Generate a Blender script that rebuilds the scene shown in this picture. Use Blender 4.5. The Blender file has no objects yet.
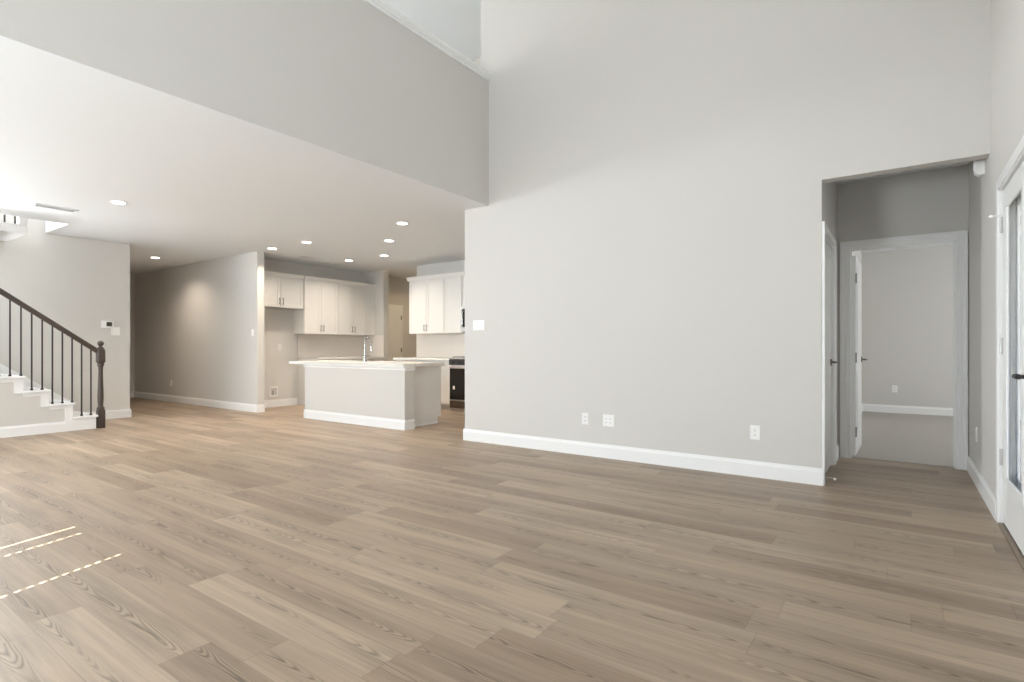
import bpy, bmesh, math, random
from mathutils import Vector, Matrix
random.seed(7)
S = bpy.context.scene
COL = S.collection

# ------------------------------------------------------------------ camera
YAW = math.radians(35.34)
cam_d = bpy.data.cameras.new('camera')
cam = bpy.data.objects.new('camera', cam_d)
COL.objects.link(cam)
cam.location = (0, 0, 1.096)
cam.rotation_euler = (math.pi / 2, 0, YAW)
cam_d.sensor_width = 36.0
cam_d.lens = 545.0 / 1024.0 * 36.0
cam_d.shift_y = 7.1 / 1024.0
cam_d.clip_start = 0.02
S.camera = cam

# ------------------------------------------------------------------ colour management
S.view_settings.view_transform = 'Standard'
S.view_settings.look = 'None'
S.view_settings.exposure = -0.07
S.view_settings.gamma = 1.0
S.view_settings.use_curve_mapping = False

# ------------------------------------------------------------------ sky, sun, daylight
w = bpy.data.worlds.new('world')
S.world = w
w.use_nodes = True
bg = w.node_tree.nodes['Background']
bg.inputs[0].default_value = (0.40, 0.60, 1.0, 1)
bg.inputs[1].default_value = 2.2

sun_d = bpy.data.lights.new('sun', 'SUN')
sun_d.energy = 55
sun_d.angle = math.radians(0.12)
sun_d.color = (1, 0.95, 0.86)
sun = bpy.data.objects.new('sun', sun_d)
COL.objects.link(sun)
sd = Vector((-0.31, 1.0, -0.6187))
sun.rotation_euler = sd.to_track_quat('-Z', 'Y').to_euler()
sun.location = (3, -8, 6)


def area(name, loc, direction, sx, sy, power, color=(1, 1, 1), shape='RECTANGLE', spread=180):
    d = bpy.data.lights.new(name, 'AREA')
    d.shape = shape
    d.size = sx
    if shape == 'RECTANGLE':
        d.size_y = sy
    d.energy = power
    d.color = color
    d.spread = math.radians(spread)
    o = bpy.data.objects.new(name, d)
    COL.objects.link(o)
    o.location = loc
    o.rotation_euler = Vector(direction).to_track_quat('-Z', 'Z' if abs(Vector(direction).normalized().z) < .9 else 'Y').to_euler()
    return o


XR_IN = 0.516      # inner face of the wall with the patio door
YB = -2.2          # inner face of the wall behind the camera
DAY = (0.86, 0.94, 1.0)
# (x0, x1, z0, z1, watts): daylight entering at each window of the wall behind the camera
WINDOWS = [(-8.55, -7.35, 0.6, 2.1, 36), (-7.05, -5.85, 0.6, 2.1, 54), (-5.55, -4.35, 0.6, 2.1, 26),
           (-3.16, -1.96, 0.6, 2.26, 192), (-1.6, -0.4, 0.6, 2.1, 3),
           (-3.16, -1.96, 3.2, 4.7, 1.5), (-1.6, -0.4, 3.2, 4.7, 2.5)]
for (x0, x1, z0, z1, p) in WINDOWS:
    # sky light comes in level or downward, light off the bright ground outside comes in upward
    area('window_daylight', ((x0 + x1) / 2, YB + 0.03, (z0 + z1) / 2), (0, 1, 0.4), x1 - x0 - .05, z1 - z0 - .05, p, DAY)
area('stair_fill_light', (-9.93, 0.45, 2.2), (1, 0, -0.03), 1.8, .85, 640, (.9, .955, 1.0))  # unseen window light, added on the left to brighten the right wall
area('side_fill_light', (XR_IN - .02, 0.6, 3.9), (-1, 0, 0.05), 2.5, 1.7, 33, (.9, .955, 1.0))  # unseen high window light, added to brighten the loft half wall
# daylight of the loft window, of the bedroom window and of the front door at the end of the hall
area('loft_daylight', (-9.7, 2.0, 4.7), (1, 0, 0.1), 2.2, 1.2, 100, (1, .93, .83))
area('bedroom_daylight', (3.9, 9.0, 1.5), (-1, 0, 0), 1.6, 1.4, 78, (.95, .98, 1))


# ------------------------------------------------------------------ node helpers
def srgb(r, g, b):
    def f(c):
        c /= 255.0
        return c / 12.92 if c <= 0.04045 else ((c + 0.055) / 1.055) ** 2.4
    return (f(r), f(g), f(b), 1)


def mat(name, col, rough=0.5, metal=0.0, bump=0.0, bscale=60.0, var=0.0, vscale=3.0, spec=0.5, **kw):
    m = bpy.data.materials.new(name)
    m.use_nodes = True
    nt = m.node_tree
    b = nt.nodes['Principled BSDF']
    b.inputs['Base Color'].default_value = col
    b.inputs['Roughness'].default_value = rough
    b.inputs['Metallic'].default_value = metal
    b.inputs['Specular IOR Level'].default_value = spec
    for k, v in kw.items():
        b.inputs[k].default_value = v
    geo = nt.nodes.new('ShaderNodeNewGeometry')
    if var > 0:
        n = nt.nodes.new('ShaderNodeTexNoise')
        n.inputs['Scale'].default_value = vscale
        n.inputs['Detail'].default_value = 4
        nt.links.new(geo.outputs['Position'], n.inputs['Vector'])
        mx = nt.nodes.new('ShaderNodeMix')
        mx.data_type = 'RGBA'
        mx.inputs[6].default_value = tuple(c * (1 - var) for c in col[:3]) + (1,)
        mx.inputs[7].default_value = tuple(min(1, c * (1 + var)) for c in col[:3]) + (1,)
        nt.links.new(n.outputs['Fac'], mx.inputs[0])
        nt.links.new(mx.outputs[2], b.inputs['Base Color'])
    if bump > 0:
        n2 = nt.nodes.new('ShaderNodeTexNoise')
        n2.inputs['Scale'].default_value = bscale
        n2.inputs['Detail'].default_value = 3
        nt.links.new(geo.outputs['Position'], n2.inputs['Vector'])
        bp = nt.nodes.new('ShaderNodeBump')
        bp.inputs['Strength'].default_value = bump
        bp.inputs['Distance'].default_value = 0.004
        nt.links.new(n2.outputs['Fac'], bp.inputs['Height'])
        nt.links.new(bp.outputs['Normal'], b.inputs['Normal'])
    return m


def emit(name, col, strength):
    m = bpy.data.materials.new(name)
    m.use_nodes = True
    nt = m.node_tree
    b = nt.nodes['Principled BSDF']
    b.inputs['Base Color'].default_value = (0.8, 0.8, 0.8, 1)
    b.inputs['Emission Color'].default_value = col
    b.inputs['Emission Strength'].default_value = strength
    return m


def wood_floor():
    m = bpy.data.materials.new('wood_plank_floor')
    m.use_nodes = True
    nt = m.node_tree
    N, L = nt.nodes, nt.links
    b = N['Principled BSDF']

    def math_(op, a, c=None, d=None):
        n = N.new('ShaderNodeMath')
        n.operation = op
        for i, v in enumerate((a, c, d)):
            if v is None:
                continue
            if isinstance(v, (int, float)):
                n.inputs[i].default_value = v
            else:
                L.new(v, n.inputs[i])
        return n.outputs[0]

    def comb(x, y, z):
        n = N.new('ShaderNodeCombineXYZ')
        for i, v in enumerate((x, y, z)):
            if isinstance(v, (int, float)):
                n.inputs[i].default_value = v
            else:
                L.new(v, n.inputs[i])
        return n.outputs[0]

    def ramp(fac, stops):
        n = N.new('ShaderNodeValToRGB')
        cr = n.color_ramp
        cr.elements[0].position, cr.elements[0].color = stops[0]
        cr.elements[1].position, cr.elements[1].color = stops[-1]
        for p, c in stops[1:-1]:
            e = cr.elements.new(p)
            e.color = c
        L.new(fac, n.inputs[0])
        return n.outputs[0]

    def noise(vec, scale, detail=3, rough=.5, dist=0.0):
        n = N.new('ShaderNodeTexNoise')
        n.inputs['Scale'].default_value = scale
        n.inputs['Detail'].default_value = detail
        n.inputs['Roughness'].default_value = rough
        n.inputs['Distortion'].default_value = dist
        L.new(vec, n.inputs['Vector'])
        return n.outputs['Fac']

    def white(vec):
        n = N.new('ShaderNodeTexWhiteNoise')
        n.noise_dimensions = '3D'
        L.new(vec, n.inputs['Vector'])
        return n.outputs['Value']

    geo = N.new('ShaderNodeNewGeometry')
    sep = N.new('ShaderNodeSeparateXYZ')
    L.new(geo.outputs['Position'], sep.inputs[0])
    X, Y = sep.outputs[0], sep.outputs[1]
    PW, PL = 0.178, 1.22
    ry = math_('DIVIDE', math_('ADD', Y, 0.06), PW)
    row = math_('FLOOR', ry)
    fy = math_('FRACT', ry)
    off = white(comb(row, 3.7, 1.3))
    rx = math_('ADD', math_('DIVIDE', X, PL), math_('MULTIPLY', off, 5.0))
    colm = math_('FLOOR', rx)
    fx = math_('FRACT', rx)
    pid = white(comb(row, colm, 0.5))
    pid2 = white(comb(row, colm, 7.5))
    # grain space: along the plank, across the plank, one slice per plank
    gx = math_('MULTIPLY', X, 1.0)
    gz = math_('MULTIPLY', pid, 37.0)
    low = noise(comb(math_('MULTIPLY', X, 1.1), math_('MULTIPLY', Y, 6.0), gz), 1.0, 2, .5, .2)
    # cathedral figure: rings of a stretched distance field, broken up by noise
    cy = math_('MULTIPLY', math_('SUBTRACT', fy, math_('ADD', 0.25, math_('MULTIPLY', pid2, .5))), 2.2)
    warp = noise(comb(math_('MULTIPLY', X, 1.9), math_('MULTIPLY', Y, 11.0), gz), 1.0, 2, .45, .1)
    field = math_('ADD', math_('ADD', math_('MULTIPLY', math_('MULTIPLY', cy, cy), 3.6), math_('MULTIPLY', gx, 1.3)), math_('MULTIPLY', warp, 1.7))
    rings = math_('MULTIPLY', math_('ADD', math_('SINE', math_('MULTIPLY', field, 34.0)), 1.0), .5)
    rings = math_('MULTIPLY', math_('POWER', rings, 2.2), math_('ADD', .45, math_('MULTIPLY', noise(comb(math_('MULTIPLY', X, 9.0), math_('MULTIPLY', Y, 60.0), gz), 1.0, 2), .9)))
    # figure only shows along a soft strip of some planks
    mask = ramp(math_('SUBTRACT', noise(comb(math_('MULTIPLY', X, .9), pid, gz), 1.3, 1), math_('MULTIPLY', math_('ABSOLUTE', cy), .28)),
                [(0.30, (0, 0, 0, 1)), (0.46, (1, 1, 1, 1))])
    fine = noise(comb(math_('MULTIPLY', X, 4.0), math_('MULTIPLY', Y, 130.0), gz), 1.0, 4, .6)
    streak = noise(comb(math_('MULTIPLY', X, 1.2), math_('MULTIPLY', Y, 38.0), gz), 1.0, 3, .55, .4)
    base = ramp(pid, [(0.0, srgb(*FLOOR_A)), (0.35, srgb(*FLOOR_B)), (0.7, srgb(*FLOOR_C)), (1.0, srgb(*FLOOR_D))])
    val = math_('ADD', 0.54, math_('MULTIPLY', low, .34))
    val = math_('ADD', val, math_('MULTIPLY', streak, .64))
    val = math_('ADD', val, math_('MULTIPLY', math_('SUBTRACT', fine, .5), .42))
    val = math_('SUBTRACT', val, math_('MULTIPLY', math_('MULTIPLY', rings, mask), .50))
    # thin seams between boards
    ey = math_('MULTIPLY', math_('MINIMUM', fy, math_('SUBTRACT', 1.0, fy)), PW)
    ex = math_('MULTIPLY', math_('MINIMUM', fx, math_('SUBTRACT', 1.0, fx)), PL)
    edge = math_('MINIMUM', ex, ey)
    seam = ramp(edge, [(0.0, (.80, .80, .80, 1)), (0.0018, (1, 1, 1, 1))])
    mul = N.new('ShaderNodeMix')
    mul.data_type = 'RGBA'
    mul.blend_type = 'MULTIPLY'
    mul.inputs[0].default_value = 1
    L.new(base, mul.inputs[6])
    L.new(comb(val, val, val), mul.inputs[7])
    mul2 = N.new('ShaderNodeMix')
    mul2.data_type = 'RGBA'
    mul2.blend_type = 'MULTIPLY'
    mul2.inputs[0].default_value = 1
    L.new(mul.outputs[2], mul2.inputs[6])
    L.new(seam, mul2.inputs[7])
    L.new(mul2.outputs[2], b.inputs['Base Color'])
    b.inputs['Specular IOR Level'].default_value = 0.5
    rr = math_('ADD', 0.36, math_('MULTIPLY', streak, .16))
    L.new(rr, b.inputs['Roughness'])
    bp = N.new('ShaderNodeBump')
    bp.inputs['Strength'].default_value = .12
    bp.inputs['Distance'].default_value = .002
    hh = math_('ADD', math_('MULTIPLY', fine, .6), math_('MULTIPLY', ramp(edge, [(0, (0, 0, 0, 1)), (.003, (1, 1, 1, 1))]), 1.0))
    L.new(hh, bp.inputs['Height'])
    L.new(bp.outputs['Normal'], b.inputs['Normal'])
    return m


FLOOR_A, FLOOR_B, FLOOR_C, FLOOR_D = (148, 128, 108), (160, 141, 121), (166, 147, 126), (175, 156, 135)
M = {}
M['floor'] = wood_floor()
M['wall'] = mat('greige_wall_paint', srgb(218, 215, 210), .75, bump=.12, bscale=170, spec=.25)
M['ceil'] = mat('white_ceiling_paint', srgb(241, 243, 244), .85, bump=.10, bscale=150, spec=.2)
M['trim'] = mat('white_trim_enamel', srgb(247, 247, 246), .35)
M['cab'] = mat('white_cabinet_paint', srgb(234, 232, 228), .4)
M['quartz'] = mat('white_quartz', srgb(240, 238, 233), .22, var=.03, vscale=14)
M['tile'] = mat('white_backsplash_tile', srgb(235, 228, 220), .3)
M['steel'] = mat('brushed_steel', (.55, .54, .52, 1), .28, 1.0)
M['lighthinge'] = mat('pale_hinge', (.62, .61, .6, 1), .35, .6)
M['tintsteel'] = mat('steel_reflection_tint', (.20, .17, .15, 1), .25, 1.0)  # steel darkened and browned: the floor's reflection is put into the colour
M['chrome'] = mat('chrome', (.55, .55, .55, 1), .18, 1.0)
M['nickel'] = mat('satin_nickel', (.36, .35, .33, 1), .32, 1.0)
M['darknickel'] = mat('dark_nickel', (.16, .155, .15, 1), .35, 1.0)
M['blackglass'] = mat('black_oven_glass', (.012, .010, .009, 1), .12)
M['black'] = mat('black_enamel', (.02, .02, .02, 1), .4)
M['iron'] = mat('black_iron', (.03, .027, .025, 1), .5, bump=.05)
M['newel'] = mat('dark_stained_wood', srgb(72, 61, 54), .42, var=.18, vscale=30)
M['plate'] = mat('white_plastic', srgb(252, 251, 249), .35)
M['slot'] = mat('grey_slot', srgb(120, 118, 114), .6)
M['duct'] = mat('pale_grey_duct', srgb(215, 213, 210), .6)
M['screen'] = mat('dark_display', srgb(62, 60, 56), .3)
M['carpet'] = mat('grey_carpet', srgb(186, 181, 174), .95, bump=.6, bscale=400, var=.07, vscale=40, spec=.1)
M['shadowgap'] = mat('black_gap_strip', (.02, .02, .02, 1), .7)
M['threshold'] = mat('bronze_threshold', srgb(150, 132, 115), .4, .3)
M['lens'] = emit('lit_lamp_lens', (1, .93, .82, 1), 12)
M['blind'] = mat('white_blind_slat', srgb(235, 233, 228), .5)
M['concrete'] = mat('patio_concrete', srgb(150, 148, 145), .8, var=.08)
M['fence'] = mat('weathered_fence_board', srgb(120, 112, 105), .8, var=.15)
M['grass'] = mat('lawn', srgb(90, 105, 60), .9, var=.2, vscale=20)
M['siding'] = mat('blue_grey_siding', srgb(92, 122, 168), .55, var=.05)
M['brick'] = mat('pale_brick', srgb(165, 155, 148), .85, var=.12, vscale=12)
g = bpy.data.materials.new('clear_glass')
g.use_nodes = True
gb = g.node_tree.nodes['Principled BSDF']
gb.inputs['Base Color'].default_value = (1, 1, 1, 1)
gb.inputs['Roughness'].default_value = 0.02
gb.inputs['Transmission Weight'].default_value = 1
gb.inputs['IOR'].default_value = 1.45
M['glass'] = g


# ------------------------------------------------------------------ mesh helpers
class MB:
    def __init__(self):
        self.bm = bmesh.new()

    def box(self, x0, x1, y0, y1, z0, z1, bev=0.0, seg=2):
        if x0 > x1: x0, x1 = x1, x0
        if y0 > y1: y0, y1 = y1, y0
        if z0 > z1: z0, z1 = z1, z0
        r = bmesh.ops.create_cube(self.bm, size=1)
        for v in r['verts']:
            v.co = Vector(((x0 + x1) / 2 + v.co.x * (x1 - x0), (y0 + y1) / 2 + v.co.y * (y1 - y0), (z0 + z1) / 2 + v.co.z * (z1 - z0)))
        if bev > 0:
            es = set(e for v in r['verts'] for e in v.link_edges)
            bmesh.ops.bevel(self.bm, geom=list(es), offset=bev, segments=seg, affect='EDGES', profile=.5)
        return self

    def prism(self, pts, axis, a0, a1):
        """2-D outline extruded along an axis ('x': pts are (y,z); 'y': (x,z); 'z': (x,y))"""
        def p(q, a):
            return {'x': (a, q[0], q[1]), 'y': (q[0], a, q[1]), 'z': (q[0], q[1], a)}[axis]
        lo = [self.bm.verts.new(p(q, a0)) for q in pts]
        hi = [self.bm.verts.new(p(q, a1)) for q in pts]
        n = len(pts)
        self.bm.faces.new(lo)
        self.bm.faces.new(list(reversed(hi)))
        for i in range(n):
            self.bm.faces.new((lo[i], hi[i], hi[(i + 1) % n], lo[(i + 1) % n]))
        return self

    def lathe(self, prof, c=(0, 0, 0), seg=24, axis='z'):
        """prof: list of (radius, height)"""
        rows = []
        for r, hgt in prof:
            row = []
            for i in range(seg):
                a = 2 * math.pi * i / seg
                u, v = r * math.cos(a), r * math.sin(a)
                q = {'z': (u, v, hgt), 'x': (hgt, u, v), 'y': (u, hgt, v)}[axis]
                row.append(self.bm.verts.new(Vector(q) + Vector(c)))
            rows.append(row)
        for a, b_ in zip(rows, rows[1:]):
            for i in range(seg):
                self.bm.faces.new((a[i], a[(i + 1) % seg], b_[(i + 1) % seg], b_[i]))
        self.bm.faces.new(rows[0])
        self.bm.faces.new(list(reversed(rows[-1])))
        return self

    def tube(self, pts, r, seg=12, radii=None):
        pts = [Vector(p) for p in pts]
        rows = []
        ref = None
        for i, p in enumerate(pts):
            t = (pts[min(i + 1, len(pts) - 1)] - pts[max(i - 1, 0)]).normalized()
            if ref is None:
                ref = Vector((0, 0, 1)) if abs(t.z) < .9 else Vector((1, 0, 0))
            n = (ref - t * ref.dot(t)).normalized()
            ref = n
            bn = t.cross(n)
            rr = radii[i] if radii else r
            rows.append([self.bm.verts.new(p + n * rr * math.cos(2 * math.pi * k / seg) + bn * rr * math.sin(2 * math.pi * k / seg)) for k in range(seg)])
        for a, b_ in zip(rows, rows[1:]):
            for i in range(seg):
                self.bm.faces.new((a[i], a[(i + 1) % seg], b_[(i + 1) % seg], b_[i]))
        self.bm.faces.new(rows[0])
        self.bm.faces.new(list(reversed(rows[-1])))
        return self

    def build(self, name, m, parent=None, smooth=False):
        bmesh.ops.recalc_face_normals(self.bm, faces=self.bm.faces)
        me = bpy.data.meshes.new(name)
        self.bm.to_mesh(me)
        self.bm.free()
        me.materials.append(m)
        if smooth:
            for p in me.polygons:
                p.use_smooth = True
            try:
                me.set_sharp_from_angle(angle=math.radians(40))
            except Exception:
                pass
        o = bpy.data.objects.new(name, me)
        COL.objects.link(o)
        if parent is not None:
            o.parent = parent
        return o


def tag(o, label=None, cat=None, group=None, kind=None):
    if label: o['label'] = label
    if cat: o['category'] = cat
    if group: o['group'] = group
    if kind: o['kind'] = kind
    return o


def empty(name, loc=(0, 0, 0), rz=0.0, label=None, cat=None, group=None, kind=None):
    o = bpy.data.objects.new(name, None)
    o.empty_display_size = .1
    COL.objects.link(o)
    o.location = loc
    o.rotation_euler = (0, 0, rz)
    return tag(o, label, cat, group, kind)


def struct(name, mb, m, label, cat):
    return tag(mb.build(name, m), label, cat, kind='structure')


def copy_tree(o, parent=None):
    c = o.copy()
    COL.objects.link(c)
    if parent is not None:
        c.parent = parent
    for ch in list(o.children):
        copy_tree(ch, c)
    return c


# ------------------------------------------------------------------ room shell
YM = 4.98           # living room face of the big wall
XR = 0.516          # right wall
XL = -9.95          # stair wall
CZ = 2.743          # kitchen ceiling
TZ = 5.6            # living room ceiling
XB = -3.86          # loft half wall face
YV = 6.36           # vestibule end wall
YH = 5.05           # hallway wall
XK = -9.5           # kitchen cabinet wall
YK = 7.8            # kitchen range wall

struct('floor', MB().box(-14.1, XR + .15, YB - .2, 6.42, -.1, 0).box(-14.1, -3.9, 6.42, 10.2, -.1, 0), M['floor'],
       'brown-grey wood plank floor running through the whole room', 'floor')
struct('floor_bedroom', MB().box(-.62, 4.1, 6.42, 11.4, -.1, .006), M['carpet'], 'grey carpet of the bedroom beyond the open doorway', 'floor')

mw = MB().box(-4.222, -.50, YM, YM + .12, 0, CZ).box(XB - .12, XR, YM, YM + .12, CZ, TZ + .1).box(-.50, XR, YM, YM + .12, 2.44, CZ)
struct('wall_main', mw, M['wall'], 'tall plain greige wall facing the living room with an opening beside it', 'wall')
# right wall with the french door hole
rw = MB().box(XR, XR + .15, YB - .2, -.7, 0, TZ + .1).box(XR, XR + .15, 1.9, 3.55, 0, TZ + .1).box(XR, XR + .15, -.7, 1.9, 0, 3.0).box(XR, XR + .15, -.7, 1.9, 4.8, TZ + .1).box(XR, XR + .15, 3.55, 4.545, 2.10, TZ + .1).box(XR, XR + .15, 4.545, YV + .12, 0, TZ + .1)
struct('wall_right', rw, M['wall'], 'greige side wall holding the glazed patio door', 'wall')
# wall behind the camera, with its window holes
bw = MB()
xs = sorted(set([XL - .12, XR] + [a for wd in WINDOWS for a in wd[:2]]))
for xa, xb in zip(xs, xs[1:]):
    holes = sorted([(z0, z1) for (x0, x1, z0, z1, p) in WINDOWS if x0 <= xa + 1e-6 and x1 >= xb - 1e-6])
    z = 0
    for z0, z1 in holes:
        bw.box(xa, xb, YB - .15, YB, z, z0)
        z = z1
    bw.box(xa, xb, YB - .15, YB, z, TZ + .1)
struct('wall_back', bw, M['wall'], 'window wall behind the viewer', 'wall')
struct('wall_left', MB().box(XL - .12, XL, YB, -.5, 0, CZ + .32).box(XL - .12, XL, 1.4, 3.55, 0, CZ + .32).box(XL - .12, XL, -.5, 1.4, 0, 1.75).box(XL - .12, XL, -.5, 1.4, 2.65, CZ + .32), M['wall'], 'greige wall behind the staircase with a thermostat on it', 'wall')
struct('wall_hall', MB().box(-13.9, -8.885, YH, YH + .125, 0, CZ), M['wall'], 'greige hallway wall ending beside the kitchen', 'wall')
struct('wall_hall_end', MB().box(-14.02, -13.9, 2.0, YH + .125, 0, CZ), M['wall'], 'wall closing the far end of the hallway', 'wall')
struct('wall_hall_near', MB().box(-13.9, XL - .12, 3.43, 3.55, 0, CZ), M['wall'], 'hallway wall behind the stair wall', 'wall')
struct('wall_kitchen', MB().box(XK - .12, XK, YH + .125, 10.2, 0, CZ), M['wall'], 'kitchen wall behind the refrigerator space and cabinets', 'wall')
struct('wall_pantry', MB().box(XK, -8.885, 7.83, 7.97, 0, CZ), M['wall'], 'short wall end between kitchen cabinets and pantry passage', 'wall')
struct('wall_range', MB().box(-7.87, -4.13, YK, YK + .12, 0, CZ), M['wall'], 'kitchen wall behind the range', 'wall')
struct('wall_kitchen_side', MB().box(-4.222, -4.10, YM + .12, YK, 0, CZ), M['wall'], 'kitchen side wall behind the tall living room wall', 'wall')
struct('wall_passage', MB().box(-7.87, -7.75, YK + .12, 10.2, 0, CZ).box(XK, -7.75, 10.2, 10.3, 0, CZ), M['wall'], 'walls of the passage behind the kitchen', 'wall')
# vestibule and bedroom
dl0, dl1 = 5.105, 5.90      # closet door hole along y
vw = MB().box(-.62, -.50, YM + .12, dl0, 0, CZ).box(-.62, -.50, dl1, YV + .12, 0, CZ).box(-.62, -.50, dl0, dl1, 2.05, CZ)
struct('wall_vestibule', vw, M['wall'], 'side wall of the vestibule with a closed white door', 'wall')
bo0, bo1, boz = -.408, .440, 2.096
vb = MB().box(-.50, bo0, YV, YV + .12, 0, CZ).box(bo1, XR, YV, YV + .12, 0, CZ).box(bo0, bo1, YV, YV + .12, boz, CZ)
struct('wall_vestibule_end', vb, M['wall'], 'shaded wall around the bedroom doorway', 'wall')
bd = MB().box(-.62, -.52, YV + .12, 11.3, 0, CZ).box(-.62, 4.1, 11.2, 11.3, 0, CZ).box(4.0, 4.1, 6.48, 8.2, 0, CZ).box(4.0, 4.1, 9.8, 11.2, 0, CZ).box(4.0, 4.1, 8.2, 9.8, 0, .8).box(4.0, 4.1, 8.2, 9.8, 2.2, CZ).box(4.04, 4.06, 8.2, 9.8, .8, 2.2).box(XR + .15, 4.1, 6.36, 6.48, 0, CZ)
struct('wall_bedroom', bd, M['wall'], 'greige bedroom walls seen through the doorway', 'wall')
struct('ceiling_bedroom', MB().box(-.62, 4.1, YV + .12, 11.3, CZ, CZ + .1), M['ceil'], 'bedroom ceiling', 'ceiling')
struct('ceiling_vestibule', MB().box(-.62, XR, YM + .12, YV + .12, CZ, CZ + .1), M['ceil'], 'ceiling of the vestibule', 'ceiling')

# lower ceiling under the loft, with the stairwell hole
sx0, sx1, sy0, sy1 = XL, -9.0, -.6, 2.497
cl = MB().box(sx1, XB - .121, YB, YM, CZ, CZ + .30).box(XB - .121, XB - .0005, YB, YM, CZ, CZ + .002).box(XL - .12, sx1, sy1, YM, CZ, CZ + .30).box(XL, sx1, YB, sy0, CZ, CZ + .30)
cl.box(-14.02, XL - .12, 2.0, YM, CZ, CZ + .30).box(-14.02, -4.13, YM, 10.3, CZ, CZ + .30)
struct('ceiling', cl, M['ceil'], 'flat white ceiling over the kitchen and stair side', 'ceiling')
struct('ceiling_living', MB().box(XL - .12, XR + .15, YB - .15, 7.2, TZ, TZ + .1), M['ceil'], 'high ceiling of the living room and loft', 'ceiling')
# loft half wall with its white cap
struct('wall_loft', MB().box(XB - .12, XB, YB, YM, CZ + .003, 4.17), M['wall'], 'greige half wall of the loft above the kitchen ceiling', 'wall')
cap = MB().box(XB - .15, XB + .032, YB, YM, 4.225, 4.262, .006).box(XB, XB + .018, YB, YM, 4.17, 4.20, .004).box(XB, XB + .026, YB, YM, 4.20, 4.225, .004).box(XB - .12, XB, YB, YM, 4.17, 4.225)
struct('trim_1', cap, M['trim'], 'white cap along the top of the loft half wall', 'trim')
struct('wall_loft_far', MB().box(XL - .12, XB - .12, 6.6, 6.72, CZ + .3, TZ).box(XL - .12, XL, 3.3, 6.6, CZ + .3, TZ).box(XL - .12, XL, YB, .8, CZ + .3, TZ).box(XL - .12, XL, .8, 3.3, CZ + .3, 4.05).box(XL - .12, XL, .8, 3.3, 5.35, TZ)
       .box(XB - .12, XB, YM + .12, 6.72, CZ + .3, TZ), M['wall'], 'far walls of the loft', 'wall')

# ------------------------------------------------------------------ baseboards
BH, BT = .135, .015


def base_x(mb, x0, x1, y, dirn):       # board along x, on a wall whose face is at y, facing dirn
    pr = [(y, 0), (y + dirn * BT, 0), (y + dirn * BT, BH - .03), (y + dirn * BT * .55, BH - .012), (y + dirn * BT * .4, BH), (y, BH)]
    mb.prism(pr, 'x', x0, x1)
    return mb


def base_y(mb, y0, y1, x, dirn):
    pr = [(x, 0), (x + dirn * BT, 0), (x + dirn * BT, BH - .03), (x + dirn * BT * .55, BH - .012), (x + dirn * BT * .4, BH), (x, BH)]
    mb.prism(pr, 'y', y0, y1)
    return mb


def baseboard(name, mb, label):
    return struct(name, mb, M['trim'], label, 'baseboard')


b_ = base_x(MB(), -4.237, -.485, YM, -1)
base_y(b_, YM, YM + .12, -4.222, -1)
base_y(b_, YM, 4.984, -.50, 1)
baseboard('baseboard_main', b_, 'white baseboard of the tall living room wall')
b_ = base_y(MB(), 4.60, YV - .02, XR, -1)
base_y(b_, YB, 3.47, XR, -1)
baseboard('baseboard_right', b_, 'white baseboard of the wall with the patio door')
b_ = base_y(MB(), 2.86, 3.55, XL, 1)
base_x(b_, XL - .12, XL + .015, 3.55, 1)
baseboard('baseboard_left', b_, 'white baseboard between the newel post and the hallway')
b_ = base_x(MB(), -13.9, -8.87, YH, -1)
base_y(b_, YH, YH + .125, -8.885, 1)
baseboard('baseboard_hall', b_, 'white baseboard along the hallway wall')
baseboard('baseboard_hall_end', base_y(MB(), 3.55, YH - .02, -13.9, 1), 'white baseboard at the far end of the hallway')
b_ = base_y(MB(), YH + .125, 6.2, XK, 1)
baseboard('baseboard_kitchen', b_, 'white baseboard in the empty refrigerator space')
baseboard('baseboard_vestibule', base_y(MB(), 5.967, YV, -.50, 1), 'short white baseboard in the vestibule corner')
b_ = base_x(MB(), -.52, 4.0, 11.2, -1)
base_y(b_, YV + .12, 11.2, -.52, 1)
baseboard('baseboard_bedroom', b_, 'white baseboard of the carpeted bedroom')
baseboard('baseboard_passage', base_y(MB(), 8.96, 10.2, XK, 1), 'baseboard in the passage behind the kitchen')

# ------------------------------------------------------------------ door casings (profiled: flat board with raised outer band)
CW = .068


def casing_x(mb, x0, x1, z1, y, d):            # frame in a wall facing d along y; x0..x1 is the clear opening
    for (a, b, c, e) in ((x0 - CW, x0, 0, z1 + CW), (x1, x1 + CW, 0, z1 + CW), (x0, x1, z1, z1 + CW)):
        mb.box(a, b, y, y + d * .014, c, e, .003)
    mb.box(x0 - CW - .001, x0 - CW + .028, y, y + d * .022, 0, z1 + CW + .001, .004)
    mb.box(x1 + CW - .028, x1 + CW + .001, y, y + d * .022, 0, z1 + CW + .001, .004)
    mb.box(x0 - CW + .02, x1 + CW - .02, y, y + d * .0215, z1 + CW - .028, z1 + CW + .0015, .004)
    mb.box(x0 - .022, x0 - .008, y, y + d * .018, 0, z1 + .01, .003)
    mb.box(x1 + .008, x1 + .022, y, y + d * .018, 0, z1 + .01, .003)
    mb.box(x0 - .012, x1 + .012, y, y + d * .0175, z1 + .007, z1 + .021, .003)
    return mb


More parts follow.
